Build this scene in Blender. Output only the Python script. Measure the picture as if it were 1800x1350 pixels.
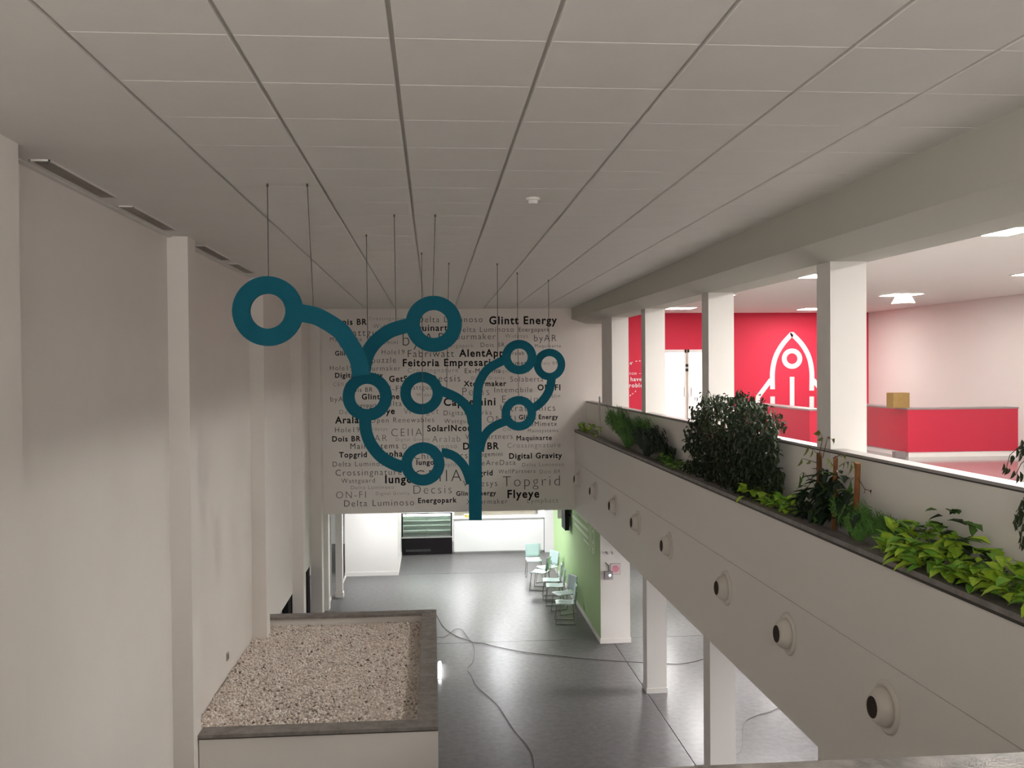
import bpy, bmesh, math, random
import numpy as np
from mathutils import Vector, Matrix

for o in list(bpy.data.objects): bpy.data.objects.remove(o)
SC = bpy.context.scene
COL = SC.collection

# ---------------------------------------------------------------- camera
F, CX, CY = 1700.0, 900.0, 675.0
EYE = np.array([0.0, 0.0, 5.7])
def _basis():
    y = np.array([(760. - CX) / F, -(651. - CY) / F, -1.0]); y /= np.linalg.norm(y)
    up = np.array([-math.sin(.0087), math.cos(.0087), 0])
    z = up - y * up.dot(y); z /= np.linalg.norm(z)
    return np.stack([np.cross(y, z), y, z], 1)
RB = _basis()
cam_d = bpy.data.cameras.new('camera'); cam = bpy.data.objects.new('camera', cam_d); COL.objects.link(cam)
cam_d.sensor_width = 36; cam_d.lens = 36 * F / 1800; cam_d.clip_start = .05; cam_d.clip_end = 200
M = Matrix([list(r) for r in RB.T]).to_4x4(); M.translation = Vector(EYE); cam.matrix_world = M
SC.camera = cam
SC.view_settings.view_transform = 'Standard'; SC.view_settings.look = 'None'
SC.view_settings.exposure = 2.1; SC.view_settings.gamma = 1; SC.view_settings.use_curve_mapping = False
SC.cycles.use_denoising = True
SC.cycles.max_bounces = 8; SC.cycles.diffuse_bounces = 5; SC.cycles.sample_clamp_indirect = 6

def at(px, py, ax, val):
    """the point of the plane axis=val that the photograph shows at pixel (px, py)"""
    r = RB.T @ np.array([(px - CX) / F, -(py - CY) / F, -1.0])
    t = (val - EYE[ax]) / r[ax]
    return EYE + t * r

# ---------------------------------------------------------------- world and large lights
world = bpy.data.worlds.new('world'); SC.world = world; world.use_nodes = True
world.node_tree.nodes['Background'].inputs[0].default_value = (.035, .033, .03, 1)
world.node_tree.nodes['Background'].inputs[1].default_value = 1.0
def area(name, loc, sx, sy, power, color=(1, .95, .88), rot=(0, 0, 0)):
    l = bpy.data.lights.new(name, 'AREA'); l.shape = 'RECTANGLE'; l.size = sx; l.size_y = sy
    l.energy = power; l.color = color
    o = bpy.data.objects.new(name, l); COL.objects.link(o); o.location = loc; o.rotation_euler = rot
    return o
# added fill light behind the camera, brightens the atrium (the corridor continues there)
area('gallery_fill_light', (0.2, -2.9, 5.9), 5.6, 2.2, 88, (1, .955, .90), (math.radians(90), 0, 0))
E_UP = 21.5      # emission of the upper room's panels
E_DOWN = 19.0    # emission of the ground floor's panels

# ---------------------------------------------------------------- materials
def mat(name, col, rough=.8, spec=.3, metal=0, noise=None, emit=None, bump=None, alpha=None, coat=0, trans=0):
    m = bpy.data.materials.new(name); m.use_nodes = True
    nt = m.node_tree; b = nt.nodes['Principled BSDF']
    b.inputs['Base Color'].default_value = (*col, 1); b.inputs['Roughness'].default_value = rough
    b.inputs['Specular IOR Level'].default_value = spec; b.inputs['Metallic'].default_value = metal
    if coat: b.inputs['Coat Weight'].default_value = coat; b.inputs['Coat Roughness'].default_value = .1
    if trans: b.inputs['Transmission Weight'].default_value = trans
    if emit:
        b.inputs['Emission Color'].default_value = (*emit[0], 1); b.inputs['Emission Strength'].default_value = emit[1]
    tc = None
    if noise or bump: tc = nt.nodes.new('ShaderNodeTexCoord')
    if noise:    # (scale, colour2, contrast low, contrast high, stretch)
        n = nt.nodes.new('ShaderNodeTexNoise'); n.inputs['Scale'].default_value = noise[0]; n.inputs['Detail'].default_value = 6
        n.inputs['Roughness'].default_value = .65
        mp = nt.nodes.new('ShaderNodeMapping'); mp.inputs['Scale'].default_value = noise[4] if len(noise) > 4 else (1, 1, 1)
        r = nt.nodes.new('ShaderNodeValToRGB'); r.color_ramp.elements[0].position = noise[2]; r.color_ramp.elements[1].position = noise[3]
        r.color_ramp.elements[0].color = (*col, 1); r.color_ramp.elements[1].color = (*noise[1], 1)
        nt.links.new(tc.outputs['Object'], mp.inputs['Vector']); nt.links.new(mp.outputs['Vector'], n.inputs['Vector'])
        nt.links.new(n.outputs['Fac'], r.inputs['Fac']); nt.links.new(r.outputs['Color'], b.inputs['Base Color'])
    if bump:     # (scale, strength, distance)
        n2 = nt.nodes.new('ShaderNodeTexNoise'); n2.inputs['Scale'].default_value = bump[0]; n2.inputs['Detail'].default_value = 4
        bp = nt.nodes.new('ShaderNodeBump'); bp.inputs['Strength'].default_value = bump[1]; bp.inputs['Distance'].default_value = bump[2]
        nt.links.new(tc.outputs['Object'], n2.inputs['Vector']); nt.links.new(n2.outputs['Fac'], bp.inputs['Height'])
        nt.links.new(bp.outputs['Normal'], b.inputs['Normal'])
    return m
WALL = mat('white_wall_paint', (.79, .75, .71), .8, .15, bump=(60, .12, .004), noise=(1.3, (.81, .775, .735), .35, .7))
WALLR = mat('balcony_panel_paint', (.79, .765, .72), .7, .2, bump=(60, .1, .004))
CEIL = mat('ceiling_tile', (.76, .745, .71), .9, .1, bump=(90, .15, .003), noise=(3, (.79, .77, .735), .3, .7))
CEILB = mat('ceiling_joint', (.60, .58, .55), .9, .1)
SOFF = mat('plaster_soffit', (.76, .73, .70), .8, .2)
BEAM = mat('beam_paint', (.50, .49, .44), .85, .15)
FLOOR = mat('polished_dark_floor', (.095, .09, .092), .31, .15, noise=(9, (.15, .143, .145), .32, .7), bump=(120, .04, .002))
FLOORU = mat('polished_upper_floor', (.20, .19, .19), .12, .6, noise=(2, (.26, .25, .25), .3, .75))
JOINT = mat('floor_joint', (.05, .05, .05), .8)
GRAN = mat('grey_granite', (.17, .155, .145), .55, .4, noise=(7, (.30, .275, .26), .35, .7, (1, 1, 1)), bump=(50, .1, .002))
GRAND = mat('dark_granite', (.08, .075, .07), .35, .5, noise=(16, (.28, .26, .24), .42, .68), bump=(50, .1, .002))
SHADOWGAP = mat('dark_edge_strip', (.05, .045, .04), .6)
RED = mat('crimson_wall_paint', (.66, .035, .075), .6, .25, bump=(80, .1, .003))
REDD = mat('crimson_laminate', (.50, .025, .055), .35, .4)
PINK = mat('white_room_paint', (.71, .65, .63), .8, .2)
WHITE = mat('clean_white', (.74, .715, .685), .55, .3)
BRIGHT = mat('gloss_white_laminate', (.88, .88, .87), .4, .4)
GREEN = mat('pale_green_paint', (.42, .60, .30), .7, .2, bump=(80, .08, .003))
TEAL = mat('teal_lacquered_board', (.004, .088, .132), .7, .12, noise=(9, (.006, .10, .146), .3, .7), bump=(40, .08, .002))
CABLE = mat('steel_cable', (.06, .058, .055), .5, .4, metal=.3)
PRINTB = mat('black_print', (.018, .014, .012), .8, .1)
PRINTM = mat('grey_print', (.062, .054, .05), .8, .1)
PRINTL = mat('light_grey_print', (.20, .18, .17), .8, .1)
PRINTD = mat('charcoal_print', (.05, .043, .04), .8, .1)
WPRINT = mat('white_print', (.86, .80, .80), .7, .2)
GPRINT = mat('pale_green_print', (.72, .86, .64), .7, .2)
NOZ = mat('cream_plastic', (.68, .64, .58), .45, .4)
DARKH = mat('dark_opening', (.05, .04, .035), .8, .1)
VENTM = mat('vent_metal', (.42, .39, .35), .5, .4, metal=.4)
BLACK = mat('black_gloss', (.010, .008, .010), .4, .25)
BLACKM = mat('black_matt', (.012, .011, .012), .7, .2)
CHROME = mat('chrome_tube', (.45, .42, .40), .2, .5, metal=.9)
SEAT = mat('pale_mint_plastic', (.66, .80, .78), .4, .4)
SEATB = mat('mint_backrest_plastic', (.50, .64, .64), .4, .4)
GLASS = mat('glass', (.85, .92, .88), .03, .5, trans=.92)
STEEL = mat('brushed_steel', (.55, .56, .55), .35, .5, metal=.7)
nt = GLASS.node_tree; _o = nt.nodes['Material Output']; _t = nt.nodes.new('ShaderNodeBsdfTransparent'); _t.inputs[0].default_value = (.93, .97, .95, 1)
_g = nt.nodes.new('ShaderNodeBsdfGlossy'); _g.inputs['Roughness'].default_value = .05; _x = nt.nodes.new('ShaderNodeMixShader'); _x.inputs[0].default_value = .07
nt.links.new(_t.outputs[0], _x.inputs[1]); nt.links.new(_g.outputs[0], _x.inputs[2]); nt.links.new(_x.outputs[0], _o.inputs['Surface'])
SHELFG = mat('shelf_green_glass', (.86, .92, .87), .5, .2)
CARD = mat('brown_cardboard', (.30, .19, .07), .9, .1, noise=(14, (.34, .22, .09), .3, .7))
SOIL = mat('dark_soil', (.02, .015, .011), .95, .1, noise=(30, (.06, .045, .03), .4, .7), bump=(40, .8, .02))
BARK = mat('brown_bark', (.10, .045, .02), .9, .1, noise=(25, (.20, .10, .05), .35, .7, (1, 1, .2)), bump=(60, .5, .01))
BARKR = mat('reddish_bark', (.22, .09, .035), .85, .1, noise=(25, (.34, .16, .07), .35, .7, (1, 1, .2)))
TWIG = mat('thin_twig', (.12, .075, .04), .9, .1)
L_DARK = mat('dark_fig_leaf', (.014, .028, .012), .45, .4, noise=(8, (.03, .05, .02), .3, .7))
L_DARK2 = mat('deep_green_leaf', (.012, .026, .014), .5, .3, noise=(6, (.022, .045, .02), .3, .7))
L_MID = mat('mid_green_leaf', (.05, .12, .02), .5, .3, noise=(5, (.09, .19, .04), .3, .7))
L_FERN = mat('fern_green', (.05, .13, .03), .6, .2, noise=(4, (.13, .28, .06), .35, .7))
L_FEATH = mat('feathery_green', (.10, .26, .05), .6, .2, noise=(4, (.18, .40, .09), .35, .7))
L_LIME = mat('lime_leaf', (.46, .62, .06), .4, .3, noise=(12, (.24, .46, .05), .4, .65))
L_GRN = mat('fresh_green_leaf', (.15, .36, .05), .4, .3, noise=(12, (.30, .52, .07), .4, .65))
L_OLIVE = mat('olive_leaf', (.16, .20, .04), .5, .3)
L_RED = mat('bronze_red_leaf', (.12, .03, .02), .5, .3)
PEB = mat('pale_pebble', (.48, .42, .37), .8, .2)
nt = PEB.node_tree; g_ = nt.nodes.new('ShaderNodeNewGeometry'); r_ = nt.nodes.new('ShaderNodeValToRGB')
cr = r_.color_ramp; cr.elements[0].position = 0; cr.elements[0].color = (.14, .11, .09, 1); cr.elements[1].position = 1; cr.elements[1].color = (.90, .85, .80, 1)
for p_, c_ in ((.035, (.34, .28, .23, 1)), (.10, (.64, .55, .48, 1)), (.55, (.80, .71, .64, 1))):
    e_ = cr.elements.new(p_); e_.color = c_
nt.links.new(g_.outputs['Random Per Island'], r_.inputs['Fac']); nt.links.new(r_.outputs['Color'], nt.nodes['Principled BSDF'].inputs['Base Color'])
PANEL_UP = mat('lit_panel_upper', (.9, .9, .9), .5, emit=((1, .955, .90), E_UP))
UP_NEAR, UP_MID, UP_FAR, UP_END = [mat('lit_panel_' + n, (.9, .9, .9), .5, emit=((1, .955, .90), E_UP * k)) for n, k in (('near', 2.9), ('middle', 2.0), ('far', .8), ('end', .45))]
PANEL_DN = mat('lit_panel_ground', (.9, .9, .9), .5, emit=((.97, .98, 1), E_DOWN))
PANEL_SD = mat('lit_panel_side', (.9, .9, .9), .5, emit=((1, .965, .95), E_DOWN * 1.7))
PANEL_RM = mat('lit_panel_back_room', (.9, .9, .9), .5, emit=((1, .99, .93), 30))
GLOW = mat('glowing_strip', (.9, .9, .9), .5, emit=((1, 1, 1), 6))
CASEGLOW = mat('case_lamp', (.9, .9, .9), .5, emit=((.95, 1, .95), 16))
LED = mat('cyan_led', (.6, .9, .9), .5, emit=((.5, 1, 1), 2))

# ---------------------------------------------------------------- helpers
def link(name, me, m=None, parent=None, loc=None):
    if m is not None and not me.materials: me.materials.append(m)
    o = bpy.data.objects.new(name, me); COL.objects.link(o)
    if parent is not None: o.parent = parent
    if loc is not None: o.location = loc
    return o
def origin(parent):
    p = Vector((0, 0, 0))
    while parent is not None: p = p + parent.location; parent = parent.parent
    return p
def mesh(name, vs, fs, m, parent=None, smooth=False):
    """verts are world coordinates (only unrotated parents here)"""
    og = origin(parent)
    me = bpy.data.meshes.new(name); me.from_pydata([tuple(Vector(v) - og) for v in vs], [], fs); me.update()
    if smooth: me.polygons.foreach_set('use_smooth', [True] * len(me.polygons))
    return link(name, me, m, parent)
BF = [(0, 3, 2, 1), (4, 5, 6, 7), (0, 1, 5, 4), (1, 2, 6, 5), (2, 3, 7, 6), (3, 0, 4, 7)]
def bv(x0, x1, y0, y1, z0, z1):
    return [(x0, y0, z0), (x1, y0, z0), (x1, y1, z0), (x0, y1, z0), (x0, y0, z1), (x1, y0, z1), (x1, y1, z1), (x0, y1, z1)]
def box(name, x0, x1, y0, y1, z0, z1, m, parent=None): return mesh(name, bv(x0, x1, y0, y1, z0, z1), BF, m, parent)
class MB:
    def __init__(s): s.v = []; s.f = []
    def box(s, *a): n = len(s.v); s.v += bv(*a); s.f += [tuple(i + n for i in f) for f in BF]; return s
    def add(s, v, f): n = len(s.v); s.v += [tuple(p) for p in v]; s.f += [tuple(i + n for i in q) for q in f]; return s
    def tube(s, pts, r, k=6, cap=True):
        pts = [Vector(p) for p in pts]; n0 = len(s.v); R = r if isinstance(r, (list, tuple)) else [r] * len(pts)
        for i, p in enumerate(pts):
            d = (pts[min(i + 1, len(pts) - 1)] - pts[max(i - 1, 0)]).normalized()
            u = d.cross(Vector((0, 0, 1)));
            if u.length < .05: u = d.cross(Vector((0, 1, 0)))
            u.normalize(); w = d.cross(u)
            for j in range(k):
                a = 2 * math.pi * j / k; s.v.append(tuple(p + (u * math.cos(a) + w * math.sin(a)) * R[i]))
        for i in range(len(pts) - 1):
            for j in range(k):
                a = n0 + i * k + j; b = n0 + i * k + (j + 1) % k; s.f.append((a, b, b + k, a + k))
        if cap: s.f.append(tuple(n0 + j for j in range(k))[::-1]); s.f.append(tuple(n0 + (len(pts) - 1) * k + j for j in range(k)))
        return s
    def go(s, name, m, parent=None, smooth=False): return mesh(name, s.v, s.f, m, parent, smooth)
def prism_x(name, prof, x0, x1, m, parent=None):      # profile in (y,z)
    n = len(prof); v = [(x0, y, z) for y, z in prof] + [(x1, y, z) for y, z in prof]
    f = [tuple(range(n)), tuple(range(2 * n - 1, n - 1, -1))] + [(i, i + n, (i + 1) % n + n, (i + 1) % n) for i in range(n)]
    return mesh(name, v, f, m, parent)
def S(o, kind='structure'): o['kind'] = kind; return o
def tag(o, label, cat, group=None, kind=None):
    o['label'] = label; o['category'] = cat
    if group: o['group'] = group
    if kind: o['kind'] = kind
    return o
def thing(name, loc, label, cat, group=None):
    o = bpy.data.objects.new(name, None); COL.objects.link(o); o.location = loc; o.empty_display_size = .2
    return tag(o, label, cat, group)
def copy_tree(o, parent=None):
    c = o.copy(); COL.objects.link(c)
    if parent is not None: c.parent = parent
    for ch in list(o.children): copy_tree(ch, c)
    return c
def catmull(P, n=8):
    P = [np.array(p, float) for p in P]; Q = [2 * P[0] - P[1]] + P + [2 * P[-1] - P[-2]]; out = []
    for i in range(1, len(Q) - 2):
        for k in range(n):
            t = k / n; a, b, c, d = Q[i - 1], Q[i], Q[i + 1], Q[i + 2]
            out.append(.5 * ((2 * b) + (c - a) * t + (2 * a - 5 * b + 4 * c - d) * t * t + (3 * b - a - 3 * c + d) * t ** 3))
    out.append(P[-1]); return out

# ================================================================ SETTING
YB = 23.2      # front plane of the lettered wall
ZC = 7.17      # atrium and upper room ceiling
ZU = 3.95      # upper floor
XF = 3.43      # balcony face
# --- ground floor slabs, joints between them left open over a dark bed
fl = S(box('floor', -3.6, 14, -1, 33, -.2, -.02, JOINT))
ys = [-1, 13.2, 20.15, 27.1, 33]; xs = [-3.6, 3.72, 10.7, 14]
for i in range(3):
    for j in range(4):
        o = box('slab', xs[i] + .006, xs[i + 1] - .006, ys[j] + .006, ys[j + 1] - .006, -.02, 0, FLOOR, fl)
# --- left wall with pilasters and low windows
wl = S(box('wall_left', -3.1, -2.85, -1, 23.2, 1.22, 7.5, WALL))
for a, b in ((-1, 16.3),):
    box('wall_base', -3.1, -2.85, a, b, 0, 1.22, WALL, wl)
for y0, y1 in ((-1, 1.5), (5.6, 6.45), (10.75, 11.08), (15.42, 15.72), (19.78, 20.12)):
    box('pilaster', -2.86, -2.63, y0, y1, 0, 7.18, WALL, wl)
box('pilaster', -2.86, -2.60, 22.75, 23.19, 0, 7.18, WALL, wl)
for n, (y0, y1) in enumerate(((16.3, 19.76), (20.13, 22.72))):
    w = thing('window', (-2.95, y0, 0), '', 'window'); del w['label']; del w['category']; S(w); w.name = f'window_{n + 1}'
    MB().box(-3.08, -2.88, y1 - .42, y1, 0, 1.22).box(-3.08, -2.88, y0, y0 + .06, 0, 1.22).box(-3.08, -2.88, y0, y1, 0, .05).box(-3.08, -2.88, y0, y1, 1.17, 1.22).go('window_frame', BLACKM, w)
    box('pane', -3.02, -3.0, y0 + .05, y1 - .05, .04, 1.18, mat('night_glass', (.30, .31, .33), .3, .3), w)
# small socket on the left wall above the gravel
p = at(399, 1154, 0, -2.85)
t = thing('wall_socket', (-2.85, p[1], p[2]), 'small grey socket plate low on left wall above the gravel', 'socket')
box('plate', -2.85, -2.835, p[1] - .05, p[1] + .05, p[2] - .05, p[2] + .05, mat('grey_plastic', (.42, .40, .37), .5), t)
box('insert', -2.835, -2.828, p[1] - .03, p[1] + .03, p[2] - .03, p[2] + .03, mat('grey_plastic_dark', (.24, .225, .21), .5), t)
# --- lettered wall
wb = S(box('wall_back', -2.62, XF, YB, YB + .35, 2.3, 7.3, WALL))
box('wall_upper_right', XF, 4.6, YB, YB + .35, 3.9, 7.3, WALL, wb)
box('wall_jamb', -2.60, -2.50, YB - .0, YB + .35, 0, 2.3, WHITE, wb)
# --- ceiling tiles
ce = S(box('ceiling', -3.1, 3.75, -3, 23.5, ZC + .02, ZC + .12, CEILB))
tm = {}
def tile(x0, x1, y0, y1):
    k = (round(x1 - x0, 3), round(y1 - y0, 3))
    if k not in tm:
        w, d = k; e = .004
        v = bv(0, w, 0, d, 0, .024)
        v = [(e, e, 0), (w - e, e, 0), (w - e, d - e, 0), (e, d - e, 0), (0, 0, .004), (w, 0, .004), (w, d, .004), (0, d, .004), (0, 0, .02), (w, 0, .02), (w, d, .02), (0, d, .02)]
        f = [(0, 3, 2, 1), (8, 9, 10, 11)]
        for a in (0, 4): f += [(a + i, a + (i + 1) % 4, a + 4 + (i + 1) % 4, a + 4 + i) for i in range(4)]
        me = bpy.data.meshes.new('tile'); me.from_pydata(v, [], f); me.materials.append(CEIL); tm[k] = me
    link('tile', tm[k], None, ce, (x0, y0, ZC))
TX = [-1.57 + .702 * i for i in range(7)] + [3.40]
TY = [4.325 + .702 * i for i in range(-3, 27)] + [23.2]
for i in range(7):
    for j in range(len(TY) - 1):
        tile(round(TX[i] + .011, 3), round(TX[i + 1] - .011, 3), round(TY[j] + .0008, 3), round(TY[j + 1] - .0008, 3))
box('ceiling_border', -3.1, -1.579, -3, 23.5, ZC, ZC + .022, CEIL, ce)
# --- sloping edge beam between atrium and upper room, two casting pieces as in the photo
def zs(y): return 6.80 - (23.2 - y) * .0077
prof = [(3.36, .47), (3.36, .11), (3.71, 0), (4.10, 0), (4.10, .47)]
v = []
for y in (-1.5, 23.2):
    for x, dz in prof: v.append((x, y, 7.6 if dz > .4 else zs(y) + dz))
bm_ = S(mesh('trim_1', v, [(4, 3, 2, 1, 0), (5, 6, 7, 8, 9)] + [(i, (i + 1) % 5, (i + 1) % 5 + 5, i + 5) for i in range(5)], BEAM))
# --- balcony: face panels, planter trough, parapet, slab
bal = S(box('wall_right', XF + .01, XF + .12, -1, YB, 2.3, 4.18, CEILB))
box('lower_panel', XF, XF + .02, 8.33, YB - .002, 2.3, 3.444, WALLR, bal)
box('upper_panel', XF, XF + .02, -1, YB - .002, 3.45, 4.18, WALLR, bal)
box('lower_panel', XF, XF + .12, -1, 8.33, 0, 3.444, WALLR, bal)
box('panel_soffit', XF, 3.72, 8.33, YB, 2.285, 2.3, WALLR, bal)
box('edge_strip', XF - .012, XF + .13, -1, YB - .002, 4.18, 4.205, SHADOWGAP, bal)
yy = [-1, 1.3, 3.4, 5.5, 7.6, 9.7, 11.8, 13.9, 16, 18.1, 20.2, YB - .003]
for a, b in zip(yy[:-1], yy[1:]): box('coping_slab', XF - .02, XF + .135, a + .002, b - .002, 4.205, 4.245, GRAN, bal)
par = S(box('wall_parapet', 3.712, 3.83, -1, YB - .002, 3.0, 4.90, WALLR))
box('edge_strip', 3.705, 3.835, -1, YB - .003, 4.90, 4.912, SHADOWGAP, par)
for a, b in zip(yy[:-1], yy[1:]): box('coping_slab', 3.70, 3.86, a + .002, b - .002, 4.912, 4.935, mat('parapet_granite', (.36, .335, .33), .45, .4) if 'parapet_granite' not in bpy.data.materials else bpy.data.materials['parapet_granite'], par)
fu = S(box('floor_upper', 3.83, 14, -1, 25.2, 3.6, ZU - .01, JOINT)); fu.name = 'floor_upper'
for i, (a, b) in enumerate(((3.83, 7.0), (7.0, 14))):
    for j, (c, d) in enumerate(((-1, 9.0), (9.0, 18.0 + 4), (22, 25.2))): box('slab', a + .004, b - .004, c + .004, d - .004, ZU - .01, ZU, FLOORU, fu)
S(box('ceiling_lower', 3.55, 14, -1, 33, 2.62, 2.8, SOFF))
S(box('ceiling_lower_far', -3.6, 3.55, YB + .35, 33, 2.62, 2.8, SOFF))
# --- columns run from ground floor to beam
def column(y, depth=.32, x0=3.71, x1=4.06):
    z = zs(y)
    c = S(box('column', x0, x1, y, y + depth, 0, z + .01, WHITE))
    MB().box(x0 - .012, x1 + .012, y - .012, y + depth + .012, 0, .09).go('plinth', WHITE, c)
    return c
for y in (16.65, 12.77, 8.77, 4.8): column(y)
cc = S(box('column', 3.71, 4.06, 19.8, 21.0, 2.6, zs(20) + .01, WHITE))
# --- ground floor green wall with white end, baseboard
gw = S(box('wall_green', 3.44, 4.06, 19.81, 27.6, 0, 2.62, GREEN))
box('end_face', 3.441, 4.061, 19.795, 19.81, 0, 2.62, WHITE, gw)
bb = S(MB().box(3.425, 3.44, 19.80, 27.6, 0, .10).box(3.425, 4.075, 19.775, 19.795, 0, .10).box(4.06, 4.075, 19.8, 27.6, 0, .10).go('baseboard_green', WHITE))
# --- ground floor far end
S(box('wall_far', -3.6, 14, 32.2, 32.4, 0, 2.7, BRIGHT))
blk = S(box('wall_block', -2.46, -1.0, 27.05, 31.0, 0, 2.65, WHITE))
bb = S(MB().box(-2.47, -.985, 27.03, 27.05, 0, .11).box(-1.0, -.985, 27.05, 31, 0, .11).go('baseboard_block', WHITE))
S(box('wall_far_left', -3.6, -3.45, YB + .35, 32.2, 0, 2.65, WHITE))
S(box('wall_right_ground', 13.6, 13.8, -1, 33, 0, 2.7, WHITE))
S(box('wall_behind_counter', 3.45, 3.9, 29.9, 32.2, 0, 2.65, BRIGHT))
# glazed partition at left of the passage
gp = S(MB().box(-2.47, -2.30, 24.55, 24.75, 0, 2.62).go('trim_2', WHITE)); gp.name = 'trim_2'
MB().box(-2.49, -2.28, 24.53, 24.77, 0, .12).go('plinth', WHITE, gp)
dr = S(MB().box(-2.60, -2.56, 23.56, 24.5, 2.2, 2.3).box(-2.60, -2.56, 23.56, 23.62, 0, 2.2).box(-2.60, -2.56, 24.44, 24.5, 0, 2.2).box(-2.60, -2.56, 23.56, 24.5, 0, .08).go('door_1', WHITE)); dr.name = 'door_1'
box('pane', -2.585, -2.575, 23.62, 24.44, .08, 2.2, GLASS, dr)
S(box('trim_3', -2.47, -2.43, 24.77, 27.04, 0, .02, WHITE))
# --- upper room
S(box('ceiling_room', 4.0, 14, -1, 25.4, ZC, ZC + .1, SOFF))
rw = S(MB().box(4.3, 6.1, 25.2, 25.4, 3.9, 7.2).box(7.2, 12.0, 25.2, 25.4, 3.9, 7.2).box(6.1, 7.2, 25.2, 25.4, 6.2, 7.2).go('wall_red', RED))
S(mesh('wall_room_right', [(11.72, 25.2, 3.9), (11.9, 25.2, 3.9), (12.9, 5, 3.9), (12.7, 5, 3.9), (11.72, 25.2, 7.2), (11.9, 25.2, 7.2), (12.9, 5, 7.2), (12.7, 5, 7.2)], BF, PINK))
S(box('wall_room_left', 4.1, 4.6, 23.2, 25.2, 3.9, 7.2, WHITE))
S(box('wall_room_rear', 3.9, 14, -1.2, -1, 3.9, 7.2, WHITE))
# lit room behind the double door
br = S(MB().box(5.7, 7.7, 27.9, 28.0, 3.9, 7).box(5.6, 5.7, 25.4, 28, 3.9, 7).box(7.7, 7.8, 25.4, 28, 3.9, 7).box(5.6, 7.8, 25.4, 28, 3.8, 3.9).box(5.6, 7.8, 25.4, 28, 6.9, 7).go('wall_back_room', BRIGHT))
# the double door
for n, (a, b, hx) in enumerate(((6.1, 6.72, 6.64), (6.75, 7.2, 6.83))):
    d = S(MB().box(a, a + .05, 25.2, 25.25, ZU, 6.2).box(b - .05, b, 25.2, 25.25, ZU, 6.2).box(a, b, 25.2, 25.25, ZU, ZU + .12).box(a, b, 25.2, 25.25, 6.12, 6.2).go('door_2', BRIGHT))
    d.name = f'door_{n + 2}'
    box('pane', a + .05, b - .05, 25.22, 25.23, ZU + .12, 6.12, GLASS, d)
    MB().box(hx - .015, hx + .015, 25.14, 25.17, 4.95, 5.2).box(hx - .012, hx + .012, 25.16, 25.2, 4.97, 4.99).box(hx - .012, hx + .012, 25.16, 25.2, 5.16, 5.18).go('door_handle', STEEL, d)
S(MB().box(6.72, 6.75, 25.21, 25.24, ZU, 6.2).go('trim_4', mat('door_edge_wood', (.42, .30, .20), .6)))
for z_ in (5.78, 5.66): tag(box('door_closer', 6.70, 6.76, 25.17, 25.2, z_ - .035, z_ + .035, BLACKM), 'upper small black block on the double door edge' if z_ > 5.7 else 'lower small black block on the double door edge', 'door fitting')
# --- walls behind the camera so that the atrium is closed
S(box('wall_front', -3.6, 3.9, -3.3, -3.1, 0, 7.5, WALL))
S(box('wall_left_rear', -3.1, -2.85, -3.1, -1, 0, 7.5, WALL))
S(box('floor_gallery', -2.85, XF, -3.1, .82, 3.9, 4.1, FLOORU))
gpw = S(box('wall_gallery', -2.85, XF - .01, .86, 1.10, 2.3, 5.16, WALL))
for a, b in ((-2.85, -.9), (-.9, .9), (.9, 2.5), (2.5, XF - .01)): box('coping_slab', a + .002, b - .002, .80, 1.187, 5.16, 5.20, GRAND, gpw)

# ================================================================ CEILING LIGHTS
def panel_light(x, y, sx, sy, z, m, label, group):
    if m is PANEL_DN and x > 4: m = PANEL_SD
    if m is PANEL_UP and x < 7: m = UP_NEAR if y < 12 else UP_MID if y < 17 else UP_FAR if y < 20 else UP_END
    t = thing('ceiling_light', (x + sx / 2, y + sy / 2, z), label, 'light', group)
    MB().box(x - .03, x, y - .03, y + sy + .03, z - .012, z).box(x + sx, x + sx + .03, y - .03, y + sy + .03, z - .012, z).box(x, x + sx, y - .03, y, z - .012, z).box(x, x + sx, y + sy, y + sy + .03, z - .012, z).go('frame', WHITE, t)
    box('diffuser', x, x + sx, y, y + sy, z - .008, z - .001, m, t)
    return t
up = [(5.82, 9.75, 'large glowing panel in the upper room ceiling nearest the right edge'),
      (5.82, 14.75, 'glowing ceiling panel left of the nearest white column'),
      (5.42, 18.9, 'tiny lit corner of a ceiling panel right of the middle column'),
      (5.72, 22.8, 'glowing ceiling panel beside the farthest white column'),
      (9.2, 23.2, 'flat glowing ceiling panel above the white rocket'),
      (9.2, 18.65, 'glowing ceiling panel with a small domed unit hanging below it'),
      (9.33, 14.3, 'sliver of a glowing ceiling panel at the right edge'),
      (9.33, 9.9, None), (5.82, 5.2, None), (9.33, 5.2, None)]
for x, y, lb in up:
    panel_light(x, y, .62, .62, ZC, PANEL_UP, lb or 'glowing panel in the upper room ceiling out of view', 'upper room ceiling panels' if lb is None else 'ceiling panels of the upper room')
for x, y in ((-1.6, 25.3), (1.5, 25.3), (1.7, 28.6), (.6, 31.0), (2.6, 31.0), (5.6, 24.5), (5.6, 20.5), (5.6, 16.5), (5.6, 12.5), (5.6, 9.0), (5.6, 5.2), (9, 12), (9, 18), (9, 25)):
    panel_light(x, y, .6, .6, 2.62, PANEL_DN, 'glowing square panel in the low ground floor ceiling', 'ground floor ceiling panels')
panel_light(6.4, 26.3, .6, .6, 6.9, PANEL_RM, 'glowing panel in the room behind the double door', 'back room panel')
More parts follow.
